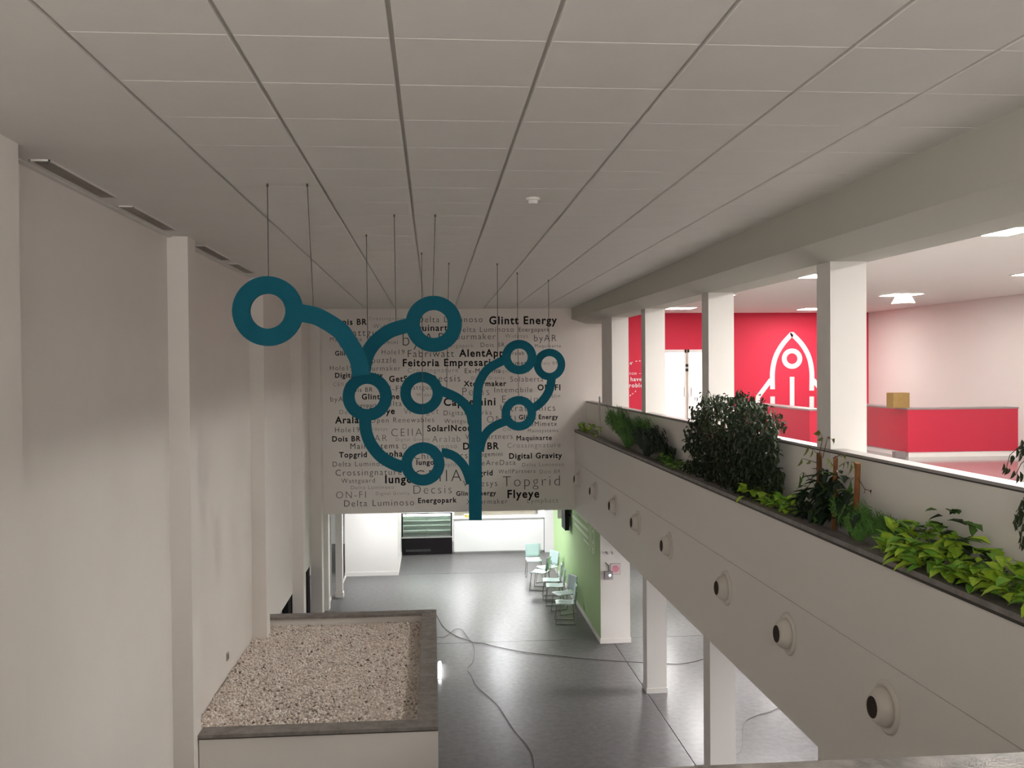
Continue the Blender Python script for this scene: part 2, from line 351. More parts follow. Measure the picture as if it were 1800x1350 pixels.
# domed unit under one panel
q = Vector((9.52, 18.9, ZC - .012))
t = thing('ceiling_detector', q, 'small domed grey and white unit hanging under a glowing ceiling panel', 'detector')
MB().tube([q, q + Vector((0, 0, -.05))], .10, 8).go('mount', WHITE, t)
MB().tube([q + Vector((0, 0, -.05)), q + Vector((0, 0, -.15))], [.17, .23], 8).go('housing', mat('grey_green_facets', (.05, .06, .05), .4), t)
MB().tube([q + Vector((0, 0, -.15)), q + Vector((0, 0, -.18))], [.235, .235], 8).go('rim', WHITE, t)
# smoke detector in atrium
p = at(937, 348, 2, ZC); q = Vector(p)
t = thing('smoke_detector', q, 'small white smoke detector on the tiled atrium ceiling', 'detector')
MB().tube([q, q + Vector((0, 0, -.02))], .06, 14).go('base', WHITE, t)
MB().tube([q + Vector((0, 0, -.02)), q + Vector((0, 0, -.05)), q + Vector((0, 0, -.055))], [.045, .035, .015], 14).go('sensor_head', WHITE, t)
# vents on the ceiling by the left wall
vents = [(6.92, 8.33, 'longest nearest slotted vent in the ceiling by the left wall'), (8.80, 10.21, 'second slotted vent from the camera by the left wall'),
         (11.49, 12.93, 'third slotted vent, just past the second wall pilaster'), (13.40, 14.62, 'farthest and smallest slotted vent by the left wall')]
for y0, y1, lb in vents:
    t = thing('ceiling_vent', (-2.68, (y0 + y1) / 2, ZC), lb, 'vent', 'slotted ceiling vents')
    box('backing', -2.74, -2.62, y0, y1, ZC - .004, ZC - .001, DARKH, t)
    for k in range(6):
        x = -2.738 + k * .0205
        box('slat', x, x + .009, y0, y1, ZC - .012, ZC - .004, VENTM, t)
    MB().box(-2.75, -2.74, y0 - .01, y1 + .01, ZC - .012, ZC).box(-2.62, -2.61, y0 - .01, y1 + .01, ZC - .012, ZC).box(-2.75, -2.61, y0 - .01, y0, ZC - .012, ZC).box(-2.75, -2.61, y1, y1 + .01, ZC - .012, ZC).go('frame', CEIL, t)
S(box('trim_5', -2.85, -2.80, 1.6, 22.0, ZC - .012, ZC, CEIL))

# ================================================================ LETTERED WALL
def text_mesh(s, offset, spacing):
    bold = offset > .02 and 'M' in s          # the capital M of this font cannot be offset: struck three times instead
    if 'M' in s: offset = 0
    cu = bpy.data.curves.new('t', 'FONT'); cu.body = s; cu.size = 1; cu.offset = offset; cu.space_character = spacing
    cu.resolution_u = 4; cu.fill_mode = 'FRONT'
    o = bpy.data.objects.new('t', cu); COL.objects.link(o)
    dg = bpy.context.evaluated_depsgraph_get(); dg.update()
    me = bpy.data.meshes.new_from_object(o.evaluated_get(dg)); bpy.data.objects.remove(o); bpy.data.curves.remove(cu)
    if bold:
        bm = bmesh.new()
        for dx, dy, dz in ((-.02, 0, 0), (.02, 0, .0004), (0, .012, .0002), (0, -.012, .0006)):
            m2 = me.copy(); m2.transform(Matrix.Translation((dx, dy, 0))); bm.from_mesh(m2)
        bm.to_mesh(me); bm.free()
    n = len(me.vertices); a = np.empty(n * 3); me.vertices.foreach_get('co', a); return me, a.reshape(-1, 3)
WCACHE = {}
def word(s, x0, x1, base, w, parent, Y, mats, proud=.004):
    A = at(x0, base, 1, Y); B = at(x1, base - .0087 * (x1 - x0), 1, Y)
    off, sp = {'B': (.026, 1.18), 'M': (-.010, 1.22), 'L': (-.014, 1.25), 'D': (-.020, 1.25), 'S': (.0, 1.2)}[w]
    if (s, w) not in WCACHE: WCACHE[(s, w)] = text_mesh(s, off, sp)
    me0, a = WCACHE[(s, w)]
    me = me0.copy(); k = (B[0] - A[0]) / (a[:, 0].max() - a[:, 0].min())
    og = origin(parent); b = np.empty_like(a)
    b[:, 0] = A[0] + (a[:, 0] - a[:, 0].min()) * k - og.x; b[:, 1] = Y - proud - og.y; b[:, 2] = (A[2] + B[2]) / 2 + a[:, 1] * k * 1.04 - og.z
    me.vertices.foreach_set('co', b.ravel()); me.materials.clear(); me.materials.append(mats[w]); me.update()
    return link('lettering', me, None, parent)
WM = {'B': PRINTB, 'M': PRINTM, 'L': PRINTL, 'D': PRINTD, 'S': PRINTM}
WORDS = """Dois BR|590|645|571|B;Crossingnature|649|716|563|L;Delta Luminoso|735|848|567|M;Glintt Energy|860|979|570|B;Widesys|656|700|577|L
Maquinarte|712|795|582|B;Delta Luminoso|803|903|584|M;Energopark|912|966|583|S;Wattguard|600|690|591|M;byAR|708|786|608|D;Xtourmaker|782|871|597|M
Widesys|888|928|594|L;byAR|939|978|600|M;Maquinarte|580|636|600|L;Widesys|596|636|611|L;Capgemini|648|699|605|M;Energopark|780|832|611|L
Dois BR|845|887|610|M;Maquinarte|940|986|611|L;Glintt Energy|589|660|625|B;Hole19|671|711|623|M;Fabriwatt|717|798|628|M;AlentApp|807|886|627|B
Aralab|893|921|624|S;Unpuzzle|634|696|638|M;Feitoria Empresarial|708|876|644|B;Mimetx|893|932|642|M;Dois BR|949|981|641|L;Hole19|580|620|651|M
Xtourmaker|630|704|652|M;Crossingnature|717|805|655|L;Ex-Machina|817|880|656|M;Digital Works|874|930|655|L;Digital Gravity|589|673|664|B
GetSocial|684|748|671|B;Decsis|757|809|671|M;Digital Gravity|829|887|667|L;Solaberta|897|955|671|M;CEIIA|586|612|679|L;Dois BR|613|655|689|S;ON-FI|665|705|688|M
Wattguard|712|772|685|M;Xtourmaker|815|890|679|B;Petas|813|860|695|D;Intemobile|869|936|690|M;ON-FI|945|985|686|B;CEIIA|963|985|699|L
Glintt one|636|702|702|B;byAR|581|612|706|M;Widesys|732|768|697|L;Evolving|883|956|708|D;Capgemini|780|871|713|B;Energopark|612|664|716|S
Delta|672|706|714|M;Ultratronics|880|976|723|M;Dois BR|597|640|728|L;Flyeye|650|694|728|B;Wiseget|710|771|728|L;Digital Works|780|864|730|M
ON-FI|856|906|743|D;Glintt Energy|912|981|737|B;Aralab|589|640|744|B;Open Renewables|651|763|743|M;Wattguard|781|836|744|M;Hole19|589|632|760|M
Widesys|645|681|757|L;CEIIA|688|742|767|D;SolarINcorp|751|836|758|B;ToMimetx|924|979|749|M;ON-FI|884|910|758|L;Mainsystems|928|981|760|L
Dois BR|584|634|776|B;byAR|640|680|776|D;Digital Gravity|696|755|775|L;Aralab|760|809|777|D;WellPartners|818|901|772|M;Maquinarte|908|970|774|B
Mainsystems|616|700|789|M;Delta Luminoso|708|803|789|L;Dois BR|814|877|790|B;Crossingnature|892|985|787|L;Topgrid|596|645|804|B;Lymphact|656|722|803|B
Chilltronics|728|822|807|M;Capgemini|832|883|802|S;Digital Gravity|895|988|806|B;Delta Luminoso|585|682|820|M;Iungo|732|763|817|B
Simplifica|770|816|820|L;WeAreData|832|906|818|M;Delta Luminoso|918|991|820|L;Crossingnature|590|706|836|M;CEIIA|729|811|847|D;Topgrid|818|866|836|B
WellPartners|876|941|832|M;Dois BR|949|985|832|L;Wattguard|600|659|849|M;Iungo|677|725|849|B;Widesys|814|874|855|M;Topgrid|884|984|855|D
Delta Luminoso|617|692|860|L;Decsis|727|794|868|D;ON-FI|591|643|876|D;Digital Gravity|661|720|870|L;Glintt Energy|802|872|871|B;Flyeye|892|948|875|B
Delta Luminoso|605|728|890|M;Energopark|735|803|884|B;Xtourmaker|820|892|886|M;Lymphact|927|981|884|L"""
for ln in WORDS.replace('\n', ';').split(';'):
    s, x0, x1, b, w = ln.split('|'); word(s, float(x0), float(x1), float(b), w, wb, YB, WM)

# ================================================================ RED WALL GRAPHICS
YR = 25.2
R_ = {'B': WPRINT, 'S': WPRINT}
word('Houston \u2013', 1086, 1127, 659, 'S', rw, YR, R_, .006)
word('we have', 1091, 1128, 670, 'B', rw, YR, R_, .006)
word('a problem', 1091, 1138, 681, 'B', rw, YR, R_, .006)
def stroke(name, pts, wpx, Y, m, parent, closed=False, proud=.006, th=.004, axis=1):
    P = [np.array(p, float) for p in pts]; n = len(P); Lf = []; Rt = []
    for i in range(n):
        a = P[(i - 1) % n] if closed or i > 0 else P[i]; b = P[(i + 1) % n] if closed or i < n - 1 else P[i]
        d = b - a; d /= np.linalg.norm(d); nn = np.array([-d[1], d[0]]) * wpx / 2
        Lf.append(P[i] + nn); Rt.append(P[i] - nn)
    s = -1
    def w3(p, dy): q = at(p[0], p[1], axis, Y); q = q.copy(); q[axis] -= dy; return tuple(q)
    v = [w3(p, proud) for p in Lf] + [w3(p, proud) for p in Rt] + [w3(p, proud - th) for p in Lf] + [w3(p, proud - th) for p in Rt]
    f = []
    for i in range(n if closed else n - 1):
        j = (i + 1) % n
        f += [(i, j, n + j, n + i), (2 * n + i, 3 * n + i, 3 * n + j, 2 * n + j), (i, 2 * n + i, 2 * n + j, j), (n + i, n + j, 3 * n + j, 3 * n + i)]
    if not closed: f += [(0, n, 3 * n, 2 * n), (n - 1, 3 * n - 1, 4 * n - 1, 2 * n - 1)]
    o = mesh(name, v, f, m, parent)
    bm = bmesh.new(); bm.from_mesh(o.data); bmesh.ops.recalc_face_normals(bm, faces=bm.faces); bm.to_mesh(o.data); bm.free()
    return o
def c5(x, y): return (1280 + x / 3.067, 380 + y / 3.067)
rk = stroke('rocket_emblem', catmull([c5(239, 933), c5(239, 835), c5(256, 757), c5(292, 692), c5(343, 634)], 6) + catmull([c5(344, 634), c5(398, 692), c5(434, 757), c5(450, 835), c5(450, 940)], 6), 8.4, YR, WPRINT, rw)
stroke('rocket_emblem', [c5(344 + 42 * math.cos(a), 768 + 42 * math.sin(a)) for a in [i * math.pi / 16 for i in range(32)]], 8.4, YR, WPRINT, rw, closed=True)
for a in ([c5(239, 972), c5(239, 1075)], [c5(344, 866), c5(344, 1080)], [c5(450, 972), c5(450, 1085)], [c5(230, 882), c5(160, 975), c5(158, 1012)], [c5(458, 882), c5(530, 975), c5(532, 1012)]):
    stroke('rocket_emblem', a, 8.0, YR, WPRINT, rw, proud=.0085, th=.003)
for a in ([(1104, 646), (1105, 643)], [(1106.5, 640), (1112, 636.5)], [(1108, 637), (1110, 641)], [(1117, 635), (1120, 635)], [(1123, 634.5), (1126, 634.5)], [(1116, 689), (1118, 687)], [(1111, 693), (1113, 691)], [(1107, 696), (1109, 694)], [(1102, 702), (1105, 697)]):
    stroke('arc_dash', a, 1.4, YR, WPRINT, rw)

# ================================================================ HANGING SCULPTURE
sc_ = thing('hanging_tree_sculpture', (0, 12, 4.2), 'teal branching tree sculpture of rings hanging on thin cables before the lettered wall', 'sculpture')
def plate(name, pts, wpx, Y, th=.03):
    pts = catmull(pts, 7)
    o = stroke(name, pts, wpx, Y, TEAL, sc_, proud=th / 2, th=th); return o
def ring(cx, cy, ro, ri, Y, th=.034):
    C = at(cx, cy, 1, Y); k = (at(cx + 100, cy, 1, Y)[0] - C[0]) / 100; N = 56; v = []; f = []
    for dy in (-th / 2, th / 2):
        for r in (ro, ri):
            for i in range(N):
                a = 2 * math.pi * i / N; v.append((C[0] + r * k * math.cos(a), Y + dy, C[2] + r * k * math.sin(a)))
    for i in range(N):
        j = (i + 1) % N
        f += [(i, j, N + j, N + i), (2 * N + i, 3 * N + i, 3 * N + j, 2 * N + j), (i, 2 * N + i, 2 * N + j, j), (N + i, N + j, 3 * N + j, 3 * N + i)]
    o = mesh('ring', v, f, TEAL, sc_)
    bm = bmesh.new(); bm.from_mesh(o.data); bmesh.ops.recalc_face_normals(bm, faces=bm.faces); bm.to_mesh(o.data); bm.free()
YA, Y2, Y3, YT, Y5, Y8, Y7 = 7.72, 9.18, 10.53, 13.32, 12.14, 14.59, 15.79
ring(471, 547, 62, 31, YA); ring(762.5, 569.5, 49.2, 24.5, Y2); ring(645.7, 697, 43, 22.3, Y3); ring(741.3, 691, 37.5, 19, YT)
ring(743.4, 815.5, 38, 19, Y5); ring(912.6, 627.7, 30, 15, YT); ring(965.9, 640.8, 27.4, 14.6, Y7); ring(912, 726.5, 30.1, 15.5, Y8)
plate('branch', [(520, 549.5), (533, 551), (560, 557.6), (595.3, 579), (610, 597.3), (623.3, 618.7), (631.3, 637.3), (634.5, 660)], 31, YA)
plate('branch', [(722, 571.5), (714, 572.8), (686.7, 581.3), (666.7, 595), (652, 611), (643, 629.7), (639, 652)], 25, Y2)
plate('branch', [(641.5, 730), (641.8, 741.3), (644.5, 761.7), (652.9, 782), (670, 802.4), (692, 815.5), (709, 821)], 21, Y3)
plate('branch', [(772, 685), (780, 688.5), (802.8, 699), (817.5, 711.5), (827, 727), (831, 745)], 16.5, YT)
plate('branch', [(776, 795.5), (786, 796.7), (800, 803), (813.4, 816.3), (821.5, 831.8), (827, 850)], 15.5, YT)
plate('branch', [(891, 633), (884, 634), (860, 647), (847.3, 662.7), (840.5, 682), (838.4, 720)], 15.5, YT)
plate('branch', [(890, 741), (884, 742.5), (869, 749), (856.6, 759), (848, 773), (843, 793)], 14.5, Y8)
plate('branch', [(969.4, 663), (969, 668.7), (966, 684), (958.5, 698.5), (948, 710), (935, 719)], 14.8, Y7)
stroke('trunk', [(835.2, 712), (835.4, 800), (835.6, 914)], 22.6, YT, TEAL, sc_, proud=.02, th=.04)
for (tx, ty), (bx, by), Y in (((470, 323), (472, 488), YA), ((540, 323), (551, 538), YA), ((644, 412), (647, 655), Y3), ((693, 377), (696, 566), Y2),
        ((741, 444), (743.5, 778), Y5), ((765, 377), (761, 521), Y2), ((789, 462), (785, 684), YT), ((874, 463), (875, 632), YT), ((909, 479), (911.5, 698), Y8), ((964, 492), (965, 614), Y7)):
    T = at(tx, ty, 2, ZC); B = at(bx, by, 1, Y); T[2] = ZC
    cb = MB().tube([T, B], .0028 + .00008 * Y, 6).go('cable', CABLE, sc_)
    MB().tube([T, (T[0], T[1], ZC - .025)], .008, 6).go('ceiling_hook', CABLE, cb)

# ================================================================ GRAVEL PLANTER
ZP = 1.67
gx0, gx1, gy0, gy1 = -2.85, .03, 10.92, 16.3
pl = thing('gravel_planter', (-1.4, 13.6, 0), 'white walled raised bed with grey granite rim, filled with pale pebbles', 'planter')
box('front_wall', gx0 + .23, gx1, gy0 + .02, gy0 + .2, 0, ZP - .04, WALL, pl)
box('side_wall', gx1 - .2, gx1 - .005, gy0 + .2, gy1 - .02, 0, ZP - .04, WALL, pl)
box('rear_wall', gx0 + .02, gx1 - .2, gy1 - .2, gy1 - .02, 0, ZP - .04, WALL, pl)
# granite rim, mitred slabs
mesh('rim_slab', [(x, y, z) for z in (ZP - .04, ZP) for x, y in ((-2.63, gy0), (gx1, gy0), (gx1 - .24, gy0 + .25), (-2.63, gy0 + .25))], BF, GRAN, pl)
mesh('rim_slab', [(x, y, z) for z in (ZP - .04, ZP) for x, y in ((gx1 - .24, gy1 - .25), (gx1, gy1), (-2.83, gy1), (-2.83, gy1 - .25))], BF, GRAN, pl)
n_ = 3
for i in range(n_):
    a0 = gy0 + (gy1 - gy0) * i / n_ + .002; a1 = gy0 + (gy1 - gy0) * (i + 1) / n_ - .002
    i0 = max(a0, gy0 + .25); i1 = min(a1, gy1 - .25)
    mesh('rim_slab', [(x, y, z) for z in (ZP - .04, ZP) for x, y in ((gx1 - .24, i0), (gx1, a0), (gx1, a1), (gx1 - .24, i1))], BF, GRAN, pl)
S(box('planter_strip', gx0 + .23, gx1 + .002, gy0 + .012, gy0 + .02, ZP - .06, ZP - .04, SHADOWGAP), 'thing') if False else None
box('edge_strip', -2.62, gx1, gy0 + .012, gy0 + .02, ZP - .055, ZP - .04, SHADOWGAP, pl)
# pebbles: nobody could count them
def pebbles(n, x0, x1, y0, y1, z, seed=3):
    rg = np.random.default_rng(seed)
    t = (1 + 5 ** .5) / 2
    V = np.array([(-1, t, 0), (1, t, 0), (-1, -t, 0), (1, -t, 0), (0, -1, t), (0, 1, t), (0, -1, -t), (0, 1, -t), (t, 0, -1), (t, 0, 1), (-t, 0, -1), (-t, 0, 1)]) / math.hypot(1, t)
    Fc = np.array([(0, 11, 5), (0, 5, 1), (0, 1, 7), (0, 7, 10), (0, 10, 11), (1, 5, 9), (5, 11, 4), (11, 10, 2), (10, 7, 6), (7, 1, 8), (3, 9, 4), (3, 4, 2), (3, 2, 6), (3, 6, 8), (3, 8, 9), (4, 9, 5), (2, 4, 11), (6, 2, 10), (8, 6, 7), (9, 8, 1)])
    sx = rg.uniform(.011, .026, (n, 1)); sy = sx * rg.uniform(.6, 1, (n, 1)); sz = sx * rg.uniform(.45, .8, (n, 1))
    a = rg.uniform(0, 2 * math.pi, (n, 1)); tl = rg.uniform(-.5, .5, (n, 1))
    X = V[None, :, 0] * sx; Yv = V[None, :, 1] * sy; Z = V[None, :, 2] * sz
    Z2 = Z * np.cos(tl) + X * np.sin(tl); X2 = X * np.cos(tl) - Z * np.sin(tl)
    cx = rg.uniform(x0, x1, (n, 1)); cy = rg.uniform(y0, y1, (n, 1)); cz = z + rg.uniform(-.02, .012, (n, 1)) + .012 * np.sin(cx * 3) * np.cos(cy * 2.1)
    W = np.stack([X2 * np.cos(a) - Yv * np.sin(a) + cx, X2 * np.sin(a) + Yv * np.cos(a) + cy, Z2 + cz], 2).reshape(-1, 3)
    FF = (Fc[None] + 12 * np.arange(n)[:, None, None]).reshape(-1, 3)
    me = bpy.data.meshes.new('pebbles'); me.vertices.add(len(W)); me.vertices.foreach_set('co', W.ravel())
    me.loops.add(FF.size); me.loops.foreach_set('vertex_index', FF.ravel().astype(np.int32))
    me.polygons.add(len(FF)); me.polygons.foreach_set('loop_start', np.arange(0, FF.size, 3, dtype=np.int32))
    me.update(calc_edges=True); me.validate(); return me
ZG = 1.51
me = pebbles(26000, -2.83, gx1 - .215, gy0 + .215, gy1 - .215, ZG)
g = link('pebbles', me, PEB); tag(g, 'layer of pale beige pebbles filling the raised bed', 'gravel', kind='stuff')
box('gravel_bed', -2.84, gx1 - .2, gy0 + .2, gy1 - .2, 1.2, ZG - .012, mat('gravel_fines', (.50, .43, .37), .95, noise=(60, (.66, .58, .52), .4, .6)), pl)

# ================================================================ AIR NOZZLES on the balcony face
def lathe_x(prof, n=28):           # profile of (distance out along -X, radius)
    v = []; f = []
    for d, r in prof:
        for i in range(n):
            a = 2 * math.pi * i / n; v.append((-d, r * math.cos(a), r * math.sin(a)))
    for k in range(len(prof) - 1):
        for i in range(n):
            j = (i + 1) % n; f.append((k * n + i, (k + 1) * n + i, (k + 1) * n + j, k * n + j))
    return v, f
def nozzle(Y):
    t = thing('air_nozzle', (XF - .001, Y, 3.11), 'x', 'air nozzle', 'round air nozzles along the balcony face')
    def part(nm, prof, m, parent=t):
        v, f = lathe_x(prof); me = bpy.data.meshes.new(nm); me.from_pydata(v, [], f); me.polygons.foreach_set('use_smooth', [True] * len(f)); return link(nm, me, m, parent)
    part('flange', [(0, .205), (.012, .203), (.022, .19), (.024, .165), (.016, .155), (.016, .14)], NOZ)
    hd = part('swivel_head', [(-.02, .135), (.03, .146), (.07, .137), (.105, .112), (.128, .088), (.120, .078), (.06, .073), (.02, .06), (.018, .0)], NOZ)
    part('opening', [(.1235, .083), (.1225, .0)], DARKH, hd)
    hd.rotation_euler = (0, math.radians(3), math.radians(3))
    return t
noz = None
NY = [7.07, 9.12, 11.11, 13.85, 16.0, 18.03, 20.27, 22.55]
NL = ['largest round cream air nozzle, nearest the camera on the balcony face', 'second nearest round air nozzle on the balcony face', 'third nearest round air nozzle, above the gap left of the nearest column',
      'fourth nearest round air nozzle on the balcony face', 'fifth nearest round air nozzle on the balcony face', 'sixth round air nozzle along the balcony face, third from the far end',
      'round air nozzle next to the last at the far end', 'smallest round air nozzle, at the far end of the balcony face']
for Y, lb in zip(NY, NL):
    if noz is None: noz = nozzle(Y); o = noz
    else: o = copy_tree(noz); o.location.y = Y
    o['label'] = lb

# ================================================================ GROUND FLOOR THINGS
# counter
ct = thing('service_counter', (2, 30, 0), 'long glossy white counter at the far end of the ground floor', 'counter')
box('front_panel', .62, 3.43, 30.0, 30.5, .06, 1.06, BRIGHT, ct)
box('plinth', .64, 3.42, 30.04, 30.5, 0, .06, STEEL, ct)
box('worktop', .6, 3.44, 29.97, 30.6, 1.06, 1.085, mat('grey_worktop', (.30, .30, .29), .4), ct)
t = thing('counter_shelf', (2, 31.8, 1.1), 'pale strip of goods shelf behind the white counter', 'shelf'); 
box('board', .7, 3.4, 31.6, 32.15, 1.18, 1.22, mat('beige_board', (.55, .50, .40), .6), t); box('back_panel', .7, 3.4, 32.1, 32.18, 0, 1.5, mat('beige_panel', (.62, .58, .48), .6), t)
t = thing('yellow_tub', (1.05, 30.3, 1.085), 'small yellow tub on the white counter beside the trunk tip', 'tub')
MB().tube([(1.05, 30.3, 1.085), (1.05, 30.3, 1.17)], [.07, .085], 12).go('body', mat('yellow_plastic', (.8, .62, .12), .5), t)
MB().tube([(1.05, 30.3, 1.17), (1.05, 30.3, 1.18)], .09, 12).go('lid', WHITE, t)
# display case
cx0, cx1 = -.99, .57
ds = thing('display_case', (-.2, 30.2, 0), 'glass fronted cold display case with shelves on a black base', 'display case')
box('base_cabinet', cx0, cx1, 29.95, 30.7, .03, .52, BLACK, ds)
box('steel_band', cx0 - .005, cx1 + .005, 29.93, 30.7, .52, .56, STEEL, ds)
MB().box(cx0, cx0 + .04, 29.95, 30.0, .56, 1.28).box(cx1 - .04, cx1, 29.95, 30.0, .56, 1.28).box(cx0, cx1, 29.95, 30.0, 1.26, 1.29).go('frame', BLACKM, ds)
MB().box(cx0, cx0 + .03, 30.0, 30.7, .56, 1.28).box(cx1 - .03, cx1, 30.0, 30.7, .56, 1.28).box(cx0, cx1, 30.66, 30.7, .56, 1.29).go('side_walls', SHELFG, ds)
for z_ in (.72, .88, 1.03, 1.17): box('shelf', cx0 + .05, cx1 - .05, 30.06, 30.6, z_, z_ + .015, SHELFG, ds)
box('pane', cx0 + .04, -.215, 29.965, 29.972, .56, 1.26, GLASS, ds); box('pane', -.205, cx1 - .04, 29.965, 29.972, .56, 1.26, GLASS, ds)
box('mullion', -.217, -.203, 29.955, 29.98, .56, 1.26, STEEL, ds)
box('lamp', cx0 + .06, cx1 - .06, 30.05, 30.08, 1.24, 1.255, CASEGLOW, ds)
box('kick_grille', cx0 + .12, -.1, 29.94, 29.951, .1, .17, mat('dark_grille', (.05, .05, .055), .4), ds)
# white streak on the floor by the gravel planter, drawn as a glowing strip
p0 = at(773, 1192, 2, 0.02); p1 = at(773, 1166, 2, .02)
t = thing('floor_glow_strip', (p0[0], p0[1], 0), 'short glowing white strip on the floor beside the gravel planter', 'lamp')
MB().tube([(p0[0], p0[1], .035), (p1[0], p1[1], .035)], .028, 8).go('tube', GLOW, t)
MB().box(p0[0] - .03, p0[0] + .03, p0[1], p1[1], 0, .012).go('tray', WHITE, t)

# chairs
def chair(label):
    t = thing('visitor_chair', (0, 0, 0), label, 'chair', 'mint chairs by the green wall')
    def pan(name, rows, m, w0, w1, th=.012):      # rows of (y,z) along profile, curved across
        v = []; f = []; k = 7
        for s in (0, 1):
            for i, (y, z) in enumerate(rows):
                w = w0 + (w1 - w0) * i / (len(rows) - 1)
                for j in range(k):
                    u = j / (k - 1) * 2 - 1
                    e = .012 * u * u
                    if name == 'seat': v.append((u * w, y, z + e - s * th))
                    else: v.append((u * w, y - e * 2 + s * th, z))
        n = len(rows) * k
        for i in range(len(rows) - 1):
            for j in range(k - 1):
                a = i * k + j; f.append((a, a + 1, a + k + 1, a + k)); f.append((n + a, n + a + k, n + a + k + 1, n + a + 1))
        bd = [j for j in range(k)] + [i * k + k - 1 for i in range(1, len(rows))] + [(len(rows) - 1) * k + j for j in range(k - 2, -1, -1)] + [i * k for i in range(len(rows) - 2, 0, -1)]
        for a, b in zip(bd, bd[1:] + bd[:1]): f.append((b, a, n + a, n + b))
        return mesh(name, v, f, m, t, True)
    pan('seat', [(-.21, .435), (-.19, .452), (-.1, .455), (0, .448), (.1, .445), (.18, .45), (.215, .47)], SEAT, .215, .205)
    pan('backrest', [(.215, .50), (.225, .56), (.238, .66), (.25, .76), (.262, .83), (.268, .85)], SEATB, .20, .215)
    r = .009
    for s in (-1, 1):
        x = .19 * s
        MB().tube([(x, -.17, .44), (x * 1.15, -.22, .01)], r, 6).go('leg', CHROME, t)
        MB().tube([(x * .98, .18, .44), (x * 1.15, .22, .01)], r, 6).go('leg', CHROME, t)
        MB().tube([(x * 1.15, -.22, .012), (x * 1.15, .22, .012)], r, 6).go('runner', CHROME, t)
        MB().tube([(x * .9, .15, .435), (x * .95, .225, .46), (x * .95, .245, .58), (x * .95, .262, .72)], r, 6).go('back_support', CHROME, t)
    MB().box(-.19, .19, -.02, .0, .425, .437).box(-.17, .17, .12, .14, .425, .437).go('crossbar', CHROME, t)
    return t
# front of chair is -Y; rotation turns it towards the hall (-X)
CH = [((938, 983), 0, 'farthest mint chair, standing alone and facing the camera'),
      ((962, 996), -62, 'mint chair nearest the far end of the row by the green wall, pale back showing'),
      ((949, 1004), -112, 'mint chair pulled out from the wall, dark side of its back towards view'),
      ((969, 1019), -95, 'middle mint chair by the green wall, further of the close pair'),
      ((975, 1028.5), -95, 'middle mint chair by the green wall, nearer of the close pair'),
      ((991, 1042), -68, 'second nearest mint chair, pale back turned to view against green wall'),
      ((993, 1058), -95, 'nearest mint chair by the end of the green wall')]
c0 = None
for (px, py), rz, lb in CH:
    o = chair(lb) if c0 is None else copy_tree(c0)
    if c0 is None: c0 = o
    p = at(px, py, 2, .46); o['label'] = lb
    o.location = (p[0], p[1], 0); o.rotation_euler = (0, 0, math.radians(rz))

# things fixed to the white end of the green wall
YS = 19.795
p = at(1081.5, 1000, 1, YS)
t = thing('wall_sign', (p[0], YS, p[2]), 'white framed square sign with a pink disc on the column end', 'sign')
MB().box(p[0] - .105, p[0] + .105, YS - .02, YS, p[2] - .115, p[2] + .115).go('frame', mat('pale_grey_frame', (.50, .48, .48), .5), t)
box('sheet', p[0] - .095, p[0] + .09, YS - .024, YS - .02, p[2] - .10, p[2] + .105, mat('pink_white_sheet', (.75, .62, .62), .6), t)
MB().tube([(p[0] + .005, YS - .024, p[2] + .005), (p[0] + .005, YS - .028, p[2] + .005)], .072, 20).go('disc', mat('pink_disc', (.72, .30, .38), .6), t)
p = at(1069, 1010, 1, YS)
t = thing('wall_device', (p[0], YS - .03, p[2]), 'grey boxy device with a glowing dot below the wall hooks', 'device')
MB().box(p[0] - .085, p[0] + .085, YS - .09, YS, p[2] - .08, p[2] + .08).go('housing', mat('grey_mauve_plastic', (.34, .31, .32), .5), t)
MB().tube([(p[0] + .02, YS - .09, p[2] + .005), (p[0] + .02, YS - .098, p[2] + .005)], .036, 14).go('lamp_ring', WHITE, t)
MB().tube([(p[0] + .02, YS - .098, p[2] + .005), (p[0] + .02, YS - .102, p[2] + .005)], .02, 12).go('led', LED, t)
MB().tube([(p[0] + .01, YS - .03, p[2] + .08), (p[0] + .0, YS - .03, p[2] + .2), (p[0] - .06, YS - .02, p[2] + .26)], .009, 6).go('lead', mat('grey_lead', (.15, .13, .12), .6), t)
for px, lb in ((1066, 'left white wall hook above the grey device'), (1075, 'right white wall hook above the grey device')):
    p = at(px, 970, 1, YS)
    t = thing('wall_hook', (p[0], YS, p[2]), lb, 'hook', 'hooks on the column end')
    MB().box(p[0] - .02, p[0] + .02, YS - .012, YS, p[2] - .02, p[2] + .03).go('plate', WHITE, t)
    MB().tube([(p[0], YS - .01, p[2]), (p[0] + .01, YS - .06, p[2] - .03), (p[0] - .01, YS - .08, p[2] + .02)], .01, 6).go('prong', mat('hook_grey', (.22, .20, .19), .5), t)
